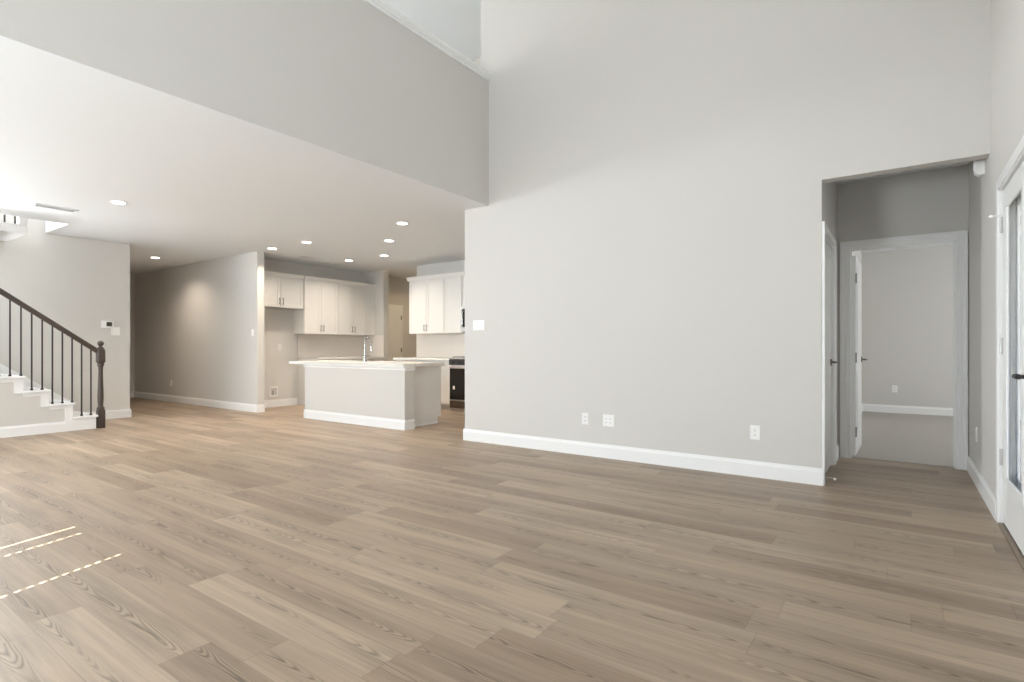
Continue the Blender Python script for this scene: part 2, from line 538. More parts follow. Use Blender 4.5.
def casing_y(mb, y0, y1, z1, x, d, cw=CW, cwa=None):
    cwa = cwa or cw
    for (a, b, c, e) in ((y0 - cwa, y0, 0, z1 + cw), (y1, y1 + cw, 0, z1 + cw), (y0, y1, z1, z1 + cw)):
        mb.box(x, x + d * .014, a, b, c, e, .003)
    mb.box(x, x + d * .022, y0 - cwa - .001, y0 - cwa + .028, 0, z1 + cw + .001, .004)
    mb.box(x, x + d * .022, y1 + cw - .028, y1 + cw + .001, 0, z1 + cw + .001, .004)
    mb.box(x, x + d * .0215, y0 - cwa + .02, y1 + cw - .02, z1 + cw - .028, z1 + cw + .0015, .004)
    return mb


c_ = casing_x(MB(), bo0, bo1, boz - .01, YV, -1)
c_.box(bo0 + .0005, bo0 + .018, YV - .004, YV + .1205, 0, boz - .001).box(bo1 - .018, bo1 - .0005, YV - .004, YV + .1205, 0, boz - .001).box(bo0 + .017, bo1 - .017, YV - .0035, YV + .12, boz - .018, boz - .0015)
c_.box(bo0 + .018, bo0 + .03, YV + .04, YV + .07, 0, boz - .02).box(bo1 - .03, bo1 - .018, YV + .04, YV + .07, 0, boz - .02).box(bo0 + .025, bo1 - .025, YV + .0405, YV + .0695, boz - .03, boz - .017)
struct('trim_2', c_, M['trim'], 'white moulded casing around the bedroom doorway', 'trim')
c_ = casing_y(MB(), dl0, dl1, 2.04, -.50, 1, CW, .122)
c_.box(-.62, -.496, dl0, dl0 + .016, 0, 2.05).box(-.62, -.496, dl1 - .016, dl1, 0, 2.05).box(-.62, -.496, dl0, dl1, 2.034, 2.05)
struct('trim_3', c_, M['trim'], 'white casing around the closed vestibule door', 'trim')
c_ = MB().box(XR - .012, XR, 4.535, 4.60, 0, 2.15, .003).box(XR - .012, XR, 3.495, 3.56, 0, 2.15, .003).box(XR - .012, XR, 3.56, 4.535, 2.085, 2.15, .003)
c_.box(XR - .004, XR + .15, 3.55, 3.575, 0, 2.10).box(XR - .004, XR + .15, 4.52, 4.545, 0, 2.10).box(XR - .004, XR + .15, 3.55, 4.545, 2.075, 2.10)
struct('trim_4', c_, M['trim'], 'white casing around the glazed patio door', 'trim')
struct('trim_5', MB().box(XR - .012, XR + .16, 3.575, 4.52, 0.0005, .012, .004), M['threshold'], 'bronze threshold under the patio door', 'trim')
c_ = casing_y(MB(), 8.06, 8.88, 2.03, XK, 1)
struct('trim_6', c_, M['trim'], 'white casing around the pantry passage door', 'trim')


# ------------------------------------------------------------------ doors
def lever(parent, loc, out, along, m, name='handle', th=1.0):
    """lever handle: rosette on the face, stem pointing 'out', lever pointing 'along' (unit vectors)"""
    o, a, p = Vector(out), Vector(along), Vector(loc)
    mb = MB()
    mb.tube([p, p + o * .008, p + o * .012], .03, 20, [.032, .032, .024])
    mb.tube([p + o * .008, p + o * .05], .010, 14)
    mb.tube([p + o * .048 - a * .012, p + o * .05 + a * .02, p + o * .052 + a * .07, p + o * .048 + a * .115], .009, 12, [.010 * th, .0105 * th, .009 * th, .007 * th])
    return mb.build(name, m, parent, True)


def panel_door(name, w, hgt, th, label, panels):
    """leaf from x=0 (hinge) to x=w, y from -th/2 to th/2, with raised panels on both sides"""
    e = empty(name, kind='structure', label=label, cat='door')
    mb = MB().box(0, w, -th / 2, th / 2, .012, hgt, .002)
    for (a, b, c, d) in panels:
        for s in (1, -1):
            y = s * th / 2
            mb.box(a, b, y, y + s * .004, c, c + .014, .0015).box(a, b, y, y + s * .004, d - .014, d, .0015)
            mb.box(a, a + .014, y, y + s * .004, c, d, .0015).box(b - .014, b, y, y + s * .004, c, d, .0015)
            mb.box(a + .045, b - .045, y, y + s * .005, c + .045, d - .045, .004)
    mb.build('leaf', M['trim'], e)
    return e


def hinges(parent, x, y, zs, m):
    for z in zs:
        MB().tube([(x, y, z - .05), (x, y, z + .05)], .007, 10).box(x - .002, x + .03, y - .004, y + .002, z - .045, z + .045).build('hinge', m, parent)


two = [(.11, .69, .2, .86), (.11, .69, 1.0, 1.93)]
# bedroom door, swung open into the bedroom
d1 = panel_door('door_1', .78, 2.03, .035, 'white panel door swung open into the carpeted bedroom', two)
d1.location = (bo0 + .04, YV + .128, 0)
d1.rotation_euler = (0, 0, math.radians(89))
lever(d1, (.72, -.0175, .97), (0, -1, 0), (-1, 0, 0), M['darknickel'])
hinges(d1, 0, -.02, (.25, 1.0, 1.8), M['nickel'])
# closed vestibule door
d2 = panel_door('door_2', dl1 - dl0 - .038, 2.022, .035, 'closed white panel door on the vestibule side wall', two)
d2.location = (-.53, dl0 + .019, 0)
d2.rotation_euler = (0, 0, math.pi / 2)
lever(d2, (.70, -.0175, .965), (0, -1, 0), (-1, 0, 0), M['darknickel'])
# pantry passage door
d3 = panel_door('door_3', .816, 2.028, .03, 'beige-lit panel door in the passage behind the kitchen', [(.12, .72, .2, .86), (.12, .72, 1.0, 1.93)])
d3.location = (XK + .016, 8.062, 0)
d3.rotation_euler = (0, 0, math.pi / 2)
lever(d3, (.09, -.015, .97), (0, -1, 0), (1, 0, 0), M['darknickel'])
hinges(d3, .814, -.02, (1.05, 1.8), M['nickel'])

# glazed patio door: hinge side at y=4.515, leaf runs towards -y
d4 = empty('door_4', kind='structure', label='white patio door with one tall glass pane, seen edge on', cat='door')
X0, X1 = XR + .012, XR + .056
ly0, ly1 = 3.58, 4.515
gy0, gy1, gz0, gz1 = 3.76, 4.335, .29, 1.97
lf = MB().box(X0, X1, ly0, gy0, .022, 2.07, .002).box(X0, X1, gy1, ly1, .022, 2.07, .002).box(X0, X1, gy0, gy1, .022, gz0, .002).box(X0, X1, gy0, gy1, gz1, 2.07, .002)
lf.build('leaf', M['trim'], d4)
fr = MB()
for (xa, xb) in ((X0 - .012, X0), (X1, X1 + .012)):
    fr.box(xa, xb, gy0 - .01, gy0 + .045, gz0 - .01, gz1 + .01, .004).box(xa, xb, gy1 - .045, gy1 + .01, gz0 - .01, gz1 + .01, .004)
    fr.box(xa, xb, gy0 + .04, gy1 - .04, gz0 - .01, gz0 + .045, .004).box(xa, xb, gy0 + .04, gy1 - .04, gz1 - .045, gz1 + .01, .004)
fr.build('glass_frame', M['trim'], d4)
MB().box(X0 + .018, X0 + .022, gy0 + .001, gy1 - .001, gz0 + .001, gz1 - .001).build('pane', M['glass'], d4)
lever(d4, (X0, 3.625, .955), (-1, 0, 0), (0, 1, 0), M['iron'], 'handle', 1.35)
for z in (.42, 1.11, 1.86):
    hb = MB().tube([(X0 - .008, 4.522, z - .05), (X0 - .008, 4.522, z + .05)], .008, 10)
    hb.box(X0 - .004, X0 + .001, 4.50, 4.522, z - .048, z + .048)
    hh = hb.build('hinge', M['lighthinge'], d4, True)
    if z > 1.8:
        hs = MB().tube([(X0 - .008, 4.522, z + .055), (X0 - .02, 4.53, z + .065), (X0 - .045, 4.545, z + .065)], .004, 8)
        hs.tube([(X0 - .045, 4.545, z + .065), (X0 - .06, 4.552, z + .065)], .009, 10)
        hs.tube([(X0 - .012, 4.50, z + .055), (X0 - .03, 4.47, z + .052)], .004, 8)
        hs.build('hinge_pin_stop', M['plate'], hh, True)
MB().box(X0 + .004, X1 - .004, ly0, ly1, .006, .024).build('dark_gap_strip', M['shadowgap'], d4)  # black strip standing in for the dark gap under the leaf


# ------------------------------------------------------------------ windows behind the camera (with closed blinds)
for i, (x0, x1, z0, z1, p) in enumerate(WINDOWS):
    wn = empty('window_%d' % (i + 1), (0, 0, 0), 0, 'blinded window in the wall behind the viewer', 'window', kind='structure')
    MB().box(x0, x0 + .05, YB - .14, YB - .09, z0, z1).box(x1 - .05, x1, YB - .14, YB - .09, z0, z1).box(x0, x1, YB - .14, YB - .09, z0, z0 + .05).box(x0, x1, YB - .14, YB - .09, z1 - .05, z1).build('frame', M['trim'], wn)
    sl = MB()
    gap = i == 3
    bx0 = x0 + (.108 if gap else .004)
    bx1 = x1 - .004
    cuts = [x0 + .267, x0 + .843] if gap else []
    n = int((z1 - z0) / .05)
    if gap:
        sl.box(x0, x0 + .093, YB - .056, YB - .05, z0, z1)
        sl.box(x0, x1, YB - .075, YB - .03, z1 - .125, z1)
        n = 56
    for k in range(n):
        za, zb = z0 + (z1 - z0) * k / n, z0 + (z1 - z0) * (k + 1) / n
        edges = [bx0] + [q for c in cuts for q in (c - .008, c + .008)] + [bx1]
        for a, b in zip(edges[::2], edges[1::2]):
            sl.box(a, b, YB - .055, YB - .052, za - .002, zb + .002)
        for c in cuts:
            sl.box(c - .0085, c + .0085, YB - .0545, YB - .0525, za - .001, za + (zb - za) * .38)
    sl.build('blind', M['blind'], wn)

for (n_, ya, yb, za, zb, xf, sg) in ((8, -.5, 1.4, 1.75, 2.65, XL, 1), (9, .8, 3.3, 4.05, 5.35, XL, 1), (10, -.7, 1.9, 3.0, 4.8, XR, -1)):  # stair and right wall windows are unseen, added to go with their fill lights
    wn = empty('window_%d' % n_, (0, 0, 0), 0, 'unseen blinded window high in a side wall', 'window', kind='structure')
    xw = xf - .09 * sg - (0 if sg > 0 else .05)
    MB().box(xw, xw + .05, ya, ya + .05, za, zb).box(xw, xw + .05, yb - .05, yb, za, zb).box(xw, xw + .05, ya, yb, za, za + .05).box(xw, xw + .05, ya, yb, zb - .05, zb).build('frame', M['trim'], wn)
    sl = MB()
    for k in range(20):
        sl.box(xf - .03 * sg, xf - .027 * sg, ya + .003, yb - .003, za + (zb - za) * k / 20 - .001, za + (zb - za) * (k + 1) / 20)
    sl.build('blind', M['blind'], wn)

# ------------------------------------------------------------------ staircase
RISE, RUN = .187, .2525
NOSE0 = 2.80           # nosing line of the first tread
XS = -8.93             # face of the stair side
NST = 9
st = empty('staircase', (0, 0, 0), 0, 'white and greige staircase with dark wood handrail, newel and thin black balusters', 'staircase')
side = [(NOSE0 - .025, 0)]
for i in range(NST):
    yf = NOSE0 - .025 - RUN * i
    side += [(yf, RISE * (i + 1) - .03), (yf - RUN if i < NST - 1 else -.45, RISE * (i + 1) - .03)]
side += [(-.45, 0)]
MB().prism(side, 'x', XL + .001, XS).build('stair_side_wall', M['wall'], st)
for i in range(NST):
    yf = NOSE0 - RUN * i
    zt = RISE * (i + 1)
    t = MB().box(XL + .004, XS + .035, yf - RUN - .03 if i < NST - 1 else -.45, yf, zt - .03, zt, .008)
    t.build('tread', M['trim'], st)
    r = MB().box(XL + .004, XS + .006, yf - .03, yf - .02, zt - RISE, zt - .03)
    r.build('riser', M['trim'], st)
trm = MB()
for i in range(1, NST):
    yf = NOSE0 - .02 - RUN * i
    zt = RISE * (i + 1) - .03
    trm.box(XS, XS + .012, yf - .085, yf, zt - RISE + .0, zt, .002)           # vertical leg at the riser
    trm.box(XS, XS + .012, yf - RUN - .0, yf - .085, zt - .045, zt, .002)      # strip below the tread
trm.box(XS, XS + .012, NOSE0 - .02 - RUN - .09, NOSE0 - .02, 0, RISE - .03, .002)
trm.build('stringer_trim', M['trim'], st)
base_y(MB(), -.45, NOSE0 - RUN - .1, XS, 1).build('skirt_baseboard', M['trim'], st)
# sloped skirt on the wall side
sk = [(NOSE0, .0), (NOSE0, RISE + .12), (NOSE0 - RUN * 8, RISE * 9 + .12), (NOSE0 - RUN * 8, RISE * 8)]
MB().prism(sk, 'x', XL + .0005, XL + .012).build('wall_skirt', M['trim'], st)

# railing: newel, handrail and iron balusters
XN = XS - .01
rl = st


def rp(o):
    return o


SL = .745


def zrail(y):
    return 1.075 + SL * (2.775 - y)


NY = 2.838
nw = MB().box(XN - .043, XN + .043, NY - .043, NY + .043, 0, .25, .004)
nw.lathe([(.04, .25), (.046, .262), (.046, .275), (.034, .29), (.03, .31), (.034, .36), (.036, .42), (.033, .55), (.028, .70), (.026, .80), (.028, .84), (.038, .855), (.038, .87), (.034, .885)], (XN, NY, 0), 24)
ch = .014
for (z0, z1, a0, a1) in ((.885, .91, .034, .046), (.91, 1.06, .046, .046), (1.06, 1.095, .046, .034)):
    vs = []
    for z, hw in ((z0, a0), (z1, a1)):
        c2 = hw - ch
        vs.append([nw.bm.verts.new((XN + px, NY + py, z)) for px, py in ((hw, c2), (c2, hw), (-c2, hw), (-hw, c2), (-hw, -c2), (-c2, -hw), (c2, -hw), (hw, -c2))])
    for k in range(8):
        nw.bm.faces.new((vs[0][k], vs[0][(k + 1) % 8], vs[1][(k + 1) % 8], vs[1][k]))
    nw.bm.faces.new(vs[0])
    nw.bm.faces.new(list(reversed(vs[1])))
nw.lathe([(.03, 1.095), (.034, 1.105), (.022, 1.115), (.018, 1.123), (.03, 1.135), (.038, 1.155), (.037, 1.172), (.028, 1.19), (.012, 1.199), (.003, 1.201)], (XN, NY, 0), 24)
rp(nw.build('newel_post', M['newel'], rl, True))
ry0, ry1 = .62, NY - .04
hw = [(-.022, -.030), (.022, -.030), (.028, -.012), (.031, .006), (.024, .022), (.010, .030), (-.010, .030), (-.024, .022), (-.031, .006), (-.028, -.012)]
hr = MB()
lo = [hr.bm.verts.new((XN + px, ry0, zrail(ry0) + pz * 1.25)) for px, pz in hw]
hi = [hr.bm.verts.new((XN + px, ry1, zrail(ry1) + pz * 1.25)) for px, pz in hw]
for k in range(len(hw)):
    hr.bm.faces.new((lo[k], lo[(k + 1) % len(hw)], hi[(k + 1) % len(hw)], hi[k]))
hr.bm.faces.new(lo)
hr.bm.faces.new(list(reversed(hi)))
rp(hr.build('handrail', M['newel'], rl, True))
y = 2.728
while y > .72:
    i = min(NST - 1, int((NOSE0 - y) / RUN))
    zb = RISE * (i + 1)
    bl = MB().box(XN - .0075, XN + .0075, y - .0075, y + .0075, zb, zrail(y) - .03)
    bl.box(XN - .013, XN + .013, y - .013, y + .013, zb, zb + .02, .003)
    rp(bl.build('baluster', M['iron'], rl))
    y -= .1033

# upper flight seen through the stairwell opening
up = empty('stair_landing', (-9.4, 1.5, 2.42), 0, 'white boxed stair landing with two black balusters in the ceiling opening', 'landing')


def upp(o):
    o.matrix_parent_inverse = up.matrix_basis.inverted()
    return o


upp(MB().box(XL + .001, -9.02, 1.62, 2.085, 2.545, 2.64, .004).box(XL + .001, -9.02, .6, 1.77, 2.44, 2.545, .004).build('stringer', M['trim'], up))
upp(MB().box(-9.1, -9.008, 2.0, 2.085, 2.64, 3.2, .003).build('post', M['trim'], up))
upp(MB().box(-9.1, -9.008, 1.3, 2.0, 2.60, 2.652, .003).build('bottom_rail', M['trim'], up))
for yy in (1.875, 1.972, 1.75):
    upp(MB().box(-9.06, -9.045, yy - .008, yy + .008, 2.652, 3.3).build('baluster', M['iron'], up))


# ------------------------------------------------------------------ outlets, switches, thermostat
def plate(name, w, hgt, face, label, cat, group=None, kind='outlet', gangs=1):
    """local frame: wall face in the x-z plane, +y out of the wall"""
    e = empty(name, label=label, cat=cat, group=group)
    MB().box(-w / 2, w / 2, 0, .006, -hgt / 2, hgt / 2, .0025).build('cover_plate', M['plate'], e)
    for gI in range(gangs):
        cx = (gI - (gangs - 1) / 2) * .046
        if kind == 'outlet':
            for dz in (.02, -.02):
                so = MB().box(cx - .017, cx + .017, .006, .008, dz - .014, dz + .014, .003).build('socket', M['plate'], e)
                MB().box(cx - .008, cx - .0055, .008, .0085, dz - .005, dz + .006).box(cx + .0055, cx + .008, .008, .0085, dz - .005, dz + .006).box(cx - .002, cx + .002, .008, .0085, dz - .011, dz - .007).build('slot', M['slot'], so)
        elif kind == 'rocker':
            MB().prism([(.006, -.033), (.008, -.033), (.011, .0), (.007, .033), (.006, .033)], 'x', cx - .0165, cx + .0165).build('rocker', M['plate'], e)
        elif kind == 'coax':
            MB().tube([(cx, .006, 0), (cx, .016, 0)], .006, 12).build('connector', M['slot'], e)
    return e


def place(o, x, y, z, n):
    """n: direction the plate faces"""
    o.location = (x, y, z)
    o.rotation_euler = (0, 0, {'-y': math.pi, '+x': -math.pi / 2, '-x': math.pi / 2, '+y': 0}[n])
    return o


gl = 'outlets low on the living room wall'
place(plate('wall_outlet', .075, .118, 0, 'single white outlet on the tall wall, beside the double plate', 'outlet', gl), -2.612, YM, .375, '-y')
place(plate('wall_outlet', .118, .118, 0, 'wide double-gang white plate low on the tall wall', 'outlet', gl, gangs=2), -2.353, YM, .375, '-y')
place(plate('wall_outlet', .078, .122, 0, 'lone white outlet on the tall wall nearer the bedroom opening', 'outlet', gl), -.995, YM, .378, '-y')
place(plate('light_switch', .17, .118, 0, 'wide white switch plate at the kitchen end of the tall wall', 'switch', None, 'rocker', 3), -4.005, YM, 1.362, '-y')
place(plate('light_switch', .118, .128, 0, 'white switch plate below the thermostat on the stair wall', 'switch', None, 'rocker', 2), XL, 3.352, 1.358, '+x')
place(plate('light_switch', .072, .118, 0, 'small white switch at the kitchen end of the hallway wall', 'switch', None, 'rocker', 1), -9.03, YH, 1.36, '-y')
place(plate('wall_outlet', .072, .118, 0, 'white outlet low on the hallway wall', 'outlet'), -12.1, YH, .385, '-y')
place(plate('wall_outlet', .075, .118, 0, 'white outlet on the bedroom wall above the carpet', 'outlet'), -.05, 11.2, .41, '-y')
place(plate('wall_outlet', .072, .118, 0, 'white outlet low on the wall beside the patio door', 'outlet'), XR, 5.75, .40, '-x')
place(plate('wall_outlet', .075, .12, 0, 'white outlet halfway up the refrigerator space wall', 'outlet'), XK, 5.825, 1.117, '+x')

th = empty('thermostat', (XL, 3.24, 1.462), -math.pi / 2, 'white thermostat with small dark display on the stair wall', 'thermostat')
MB().box(-.085, .085, 0, .022, -.055, .055, .008).build('housing', M['plate'], th)
MB().box(-.06, .012, .022, .0235, -.03, .036, .001).build('display', M['screen'], th)

ib = empty('water_supply_box', (XK, 5.712, .285), -math.pi / 2, 'white recessed ice maker water box low in the refrigerator space', 'supply box')
MB().box(-.088, .088, 0, .012, .065, .092, .003).box(-.088, .088, 0, .012, -.092, -.065, .003).box(-.088, -.062, 0, .012, -.07, .07, .003).box(.062, .088, 0, .012, -.07, .07, .003).build('flange', M['plate'], ib)
MB().box(-.062, .062, 0.0005, .003, -.065, .065).build('recess', M['duct'], ib)
MB().tube([(0.01, .003, -.06), (.01, .006, .0)], .008, 10).tube([(.01, .004, .0), (.01, .011, .005)], .01, 10).box(-.008, .03, .006, .011, .012, .02, .001).build('valve', M['darknickel'], ib)

ms = empty('motion_sensor', (XR, 5.29, 2.44), math.pi / 2, 'white motion sensor on the wall above the bedroom vestibule', 'motion sensor')
MB().prism([(0, -.065), (.03, -.07), (.055, -.05), (.06, -.02), (.06, .06), (.05, .07), (0, .07)], 'x', -.032, .032).build('housing', M['plate'], ms)
MB().box(-.024, .024, .058, .063, -.03, .03, .003).build('lens_cover', M['trim'], ms)

ds = empty('door_stop', (-.482, 5.045, .055), 0, 'small white-tipped spring door stop at the tall wall corner', 'door stop')
MB().tube([(-.002, 0, 0), (.004, 0, 0)], .012, 12).tube([(.004, 0, 0), (.06, 0, -.006)], .005, 10).build('spring', M['chrome'], ds)
MB().tube([(.058, 0, -.006), (.075, 0, -.008)], .009, 12).build('tip', M['plate'], ds)

# ------------------------------------------------------------------ recessed ceiling lights
LIGHTS = [(-7.18, 2.45, 'recessed ceiling light nearest the staircase', 14),
          (-11.02, 4.33, 'recessed ceiling light over the hallway', 16),
          (-8.43, 5.06 - .35, 'recessed ceiling light beside the end of the hallway wall', 16),
          (-7.50, 5.06, 'recessed ceiling light over the open end of the island', 16),
          (-8.41, 6.57, 'recessed ceiling light in front of the left wall cabinets', 16),
          (-6.36, 5.72, 'recessed ceiling light over the range end of the island', 16),
          (-7.45, 6.58, 'recessed ceiling light between island and pantry passage', 16),
          (-5.33, 5.02, 'recessed ceiling light closest to the tall wall end', 16)]
LIGHTS[2] = (-8.43, 5.05, LIGHTS[2][2], 16)
WARM = (1.0, .86, .71)
first = None
for (lx, lY, lab, pw) in LIGHTS:
    if first is None:
        first = empty('recessed_light', (lx, lY, CZ))
        MB().lathe([(.058, -.001), (.058, -.004), (.075, -.007), (.082, -.003), (.082, -.0005)], (0, 0, 0), 28).build('trim_ring', M['trim'], first, True)
        MB().lathe([(.001, -.010), (.045, -.009), (.064, -.0075), (.064, -.0055)], (0, 0, 0), 28).build('lens', M['lens'], first, True)
        o = first
    else:
        o = copy_tree(first)
        o.location = (lx, lY, CZ)
    tag(o, lab, 'ceiling light', 'recessed lights in the kitchen ceiling')
    area('recessed_lamp', (lx, lY, CZ - .02), (0, 0, -1), .12, .12, pw * .74, WARM, 'DISK', 135)


area('passage_fill_light', (-8.5, 9.0, CZ - .02), (0, 0, -1), .12, .12, 9, (1, .76, .48), 'DISK', 150)  # unseen lamp without a fixture, added to brighten the passage door


def vent(x, y, lx, ly, label):
    e = empty('ceiling_vent', (x, y, CZ), 0, label, 'vent', 'ceiling air vents')
    MB().box(-lx / 2, lx / 2, -ly / 2, -ly / 2 + .02, -.008, 0, .002).box(-lx / 2, lx / 2, ly / 2 - .02, ly / 2, -.008, 0, .002).box(-lx / 2, -lx / 2 + .02, -ly / 2, ly / 2, -.008, 0, .002).box(lx / 2 - .02, lx / 2, -ly / 2, ly / 2, -.008, 0, .002).build('frame', M['trim'], e)
    n = max(3, int((lx - .04) / .018))
    lv = MB()
    for k in range(n):
        xx = -lx / 2 + .02 + (lx - .04) * (k + .5) / n
        lv.prism([(xx - .007, -.001), (xx - .004, -.001), (xx + .006, -.007), (xx + .003, -.007)], 'y', -ly / 2 + .02, ly / 2 - .02)
    lv.build('louver', M['trim'], e)
    MB().box(-lx / 2 + .02, lx / 2 - .02, -ly / 2 + .02, ly / 2 - .02, -.001, -.0002).build('duct_opening', M['duct'], e)
    return e


vent(-8.07, 2.12, .16, .40, 'white ceiling vent beside the stairwell opening')
vent(-8.72, 5.92, .16, .32, 'white ceiling vent over the refrigerator space')


# ------------------------------------------------------------------ kitchen cabinets
def shaker(mb, x0, x1, z0, z1, y, t=.02):
    """door front in the local x-z plane, front at y (facing -y)"""
    s = .062
    mb.box(x0 + s - .002, x1 - s + .002, y + .007, y + t, z0 + s - .002, z1 - s + .002)
    mb.box(x0, x0 + s, y, y + t, z0, z1, .002).box(x1 - s, x1, y, y + t, z0, z1, .002)
    mb.box(x0 + s, x1 - s, y, y + t, z0, z0 + s, .002).box(x0 + s, x1 - s, y, y + t, z1 - s, z1, .002)
    return mb


def pull(parent, x, y, z0, z1, horiz=False):
    mb = MB()
    if horiz:
        mb.tube([(z0, y - .028, x), (z1, y - .028, x)], .005, 10)
        for q in (z0 + .015, z1 - .015):
            mb.tube([(q, y, x), (q, y - .028, x)], .0045, 8)
    else:
        mb.tube([(x, y - .028, z0), (x, y - .028, z1)], .007, 10)
        for q in (z0 + .015, z1 - .015):
            mb.tube([(x, y, q), (x, y - .028, q)], .0045, 8)
    return mb.build('handle', M['nickel'], parent, True)


def wall_cabinet(name, w, z0, z1, depth, doors, label, crown_l=False, crown_r=False, pulls=True):
    """local frame: back at y=0, front towards -y, x from 0 to w"""
    e = empty(name, label=label, cat='cabinet', group='white kitchen wall cabinets')
    MB().box(.001, w - .001, -depth + .02, 0, z0, z1).build('carcass', M['cab'], e)
    n = doors
    for k in range(n):
        a, b = w * k / n + (.007 if k == 0 else .003), w * (k + 1) / n - (.007 if k == n - 1 else .003)
        d = shaker(MB(), a, b, z0 + .004, z1 - .02, -depth).build('door', M['cab'], e)
        if pulls:
            hx = (b - .03) if (k % 2 == 0 and n > 1) else (a + .03)
            pull(d, hx, -depth, z0 + .05, z0 + .17)
    pr = [(0, z1 - .012), (-depth - .006, z1 - .012), (-depth - .010, z1 + .01), (-depth - .035, z1 + .045), (-depth - .04, z1 + .06), (0, z1 + .06)]
    MB().prism(pr, 'x', -.04 if crown_l else 0, w + (.04 if crown_r else 0)).build('crown', M['cab'], e)
    return e


DW = .35
# along the kitchen wall, facing +x: local -y becomes +x, local x becomes +y
def put_k(o, y, x=XK):
    o.location = (x + .0015, y, 0)
    o.rotation_euler = (0, 0, math.pi / 2)
    return o


put_k(wall_cabinet('wall_cabinet', .93, 1.835, 2.40, DW, 2, 'short white two-door cabinet above the refrigerator space'), 5.18)
put_k(wall_cabinet('wall_cabinet', .765, 1.37, 2.40, DW, 2, 'tall white two-door cabinet beside the short refrigerator cabinet'), 6.122)
put_k(wall_cabinet('wall_cabinet', .725, 1.37, 2.40, DW, 2, 'tall white two-door cabinet ending at the pantry wall'), 6.887)
tag(MB().box(XK + .0015, XK + DW - .01, 7.613, 7.828, 1.37, 2.40).box(XK + .0015, XK + DW + .03, 7.613, 7.828, 2.40, 2.455).build('filler_panel', M['cab']), 'plain white filler between wall cabinet and pantry wall', 'filler panel')


def put_r(o, x):
    o.location = (x, YK - .0015, 0)
    return o


put_r(wall_cabinet('wall_cabinet', .91, 1.37, 2.40, .335, 2, 'white two-door wall cabinet at the passage end of the range wall', True), -7.74)
put_r(wall_cabinet('wall_cabinet', .43, 1.37, 2.40, .335, 1, 'narrow single-door white wall cabinet beside the microwave', pulls=False), -6.828)
put_r(wall_cabinet('wall_cabinet', .76, 1.84, 2.40, .335, 2, 'short white wall cabinet over the microwave'), -6.396)
put_r(wall_cabinet('wall_cabinet', 1.3, 1.37, 2.40, .335, 2, 'white wall cabinet past the microwave, hidden by the tall wall'), -5.634)


def base_cabinet(name, w, depth, doors, label, toe=.1, side=None):
    e = empty(name, label=label, cat='cabinet', group='white kitchen base cabinets')
    MB().box(.001, w - .001, -depth + .02, 0, toe, .872).box(.001, w - .001, -depth + .09, 0, 0, toe).build('carcass', M['cab'], e)
    for k in range(doors):
        a, b = w * k / doors + .004, w * (k + 1) / doors - .004
        dr = shaker(MB(), a, b, .70, .865, -depth).build('drawer', M['cab'], e)
        pull(dr, .785, -depth, (a + b) / 2 - .06, (a + b) / 2 + .06, True)
        d = shaker(MB(), a, b, .108, .692, -depth).build('door', M['cab'], e)
        pull(d, b - .03 if k % 2 == 0 else a + .03, -depth, .54, .66)
    return e


put_k(base_cabinet('base_cabinet', .80, .61, 2, 'white base cabinet beside the refrigerator space'), 6.225)
put_k(base_cabinet('base_cabinet', .795, .61, 2, 'white base cabinet beside the pantry wall'), 7.03)
put_r(base_cabinet('base_cabinet', .72, .61, 2, 'white base cabinet at the passage end of the range wall'), -7.83)
put_r(base_cabinet('base_cabinet', .70, .61, 2, 'white base cabinet directly beside the range'), -7.105)
tag(MB().box(XK, XK + .65, 6.215, 7.828, .874, .912, .004).build('countertop', M['quartz']), 'white counter along the wall beside the refrigerator space', 'countertop')
tag(MB().box(-7.85, -6.402, YK - .65, YK, .874, .912, .004).build('countertop', M['quartz']), 'white counter beside the black range', 'countertop')
tag(MB().box(XK + .0015, XK + .008, 6.215, 7.828, .913, 1.369).box(XK + .008, -8.87, 7.821, 7.8285, .913, 1.369).build('backsplash', M['tile']), 'pale backsplash between counter and cabinets by the refrigerator space', 'backsplash')
tag(MB().box(-7.87, -4.3, YK - .008, YK - .0015, .913, 1.369).build('backsplash', M['tile']), 'pale backsplash behind the range', 'backsplash')

# range
rg = empty('range', (-6.395, YK - .01, 0), 0, 'black and steel gas range beyond the tall wall end', 'range')
W, D = .758, .66
MB().box(0.002, W - .002, -D + .03, 0, .0, .90, .003).build('body', M['steel'], rg)
od = MB().box(.004, W - .004, -D, -D + .028, .20, .745, .004).build('oven_door', M['blackglass'], rg)
MB().box(.004, W - .004, -D - .003, -D + .03, .185, .203, .001).box(.004, W - .004, -D - .003, -D + .03, .742, .76, .001).build('door_trim', M['steel'], od)
MB().tube([(.05, -D - .05, .765), (W - .05, -D - .05, .765)], .013, 14).tube([(.07, -D, .75), (.07, -D - .05, .765)], .009, 10).tube([(W - .07, -D, .75), (W - .07, -D - .05, .765)], .009, 10).build('door_handle', M['steel'], od, True)
MB().box(.08, .125, -D - .002, -D + .002, .38, .44, .001).build('sticker', M['plate'], od)
MB().box(.004, W - .004, -D, -D + .028, .055, .18, .004).build('drawer', M['tintsteel'], rg)
MB().prism([(-D + .03, .80), (-D - .012, .805), (-D - .015, .90), (-D + .03, .915)], 'x', 0, W).build('control_panel', M['black'], rg)
for k in range(5):
    MB().tube([(.09 + .145 * k, -D - .012, .852), (.09 + .145 * k, -D - .042, .852)], .021, 18, [.022, .019]).build('knob', M['black'], rg, True)
MB().box(0, W, -D + .02, 0, .90, .915, .003).build('cooktop', M['steel'], rg)
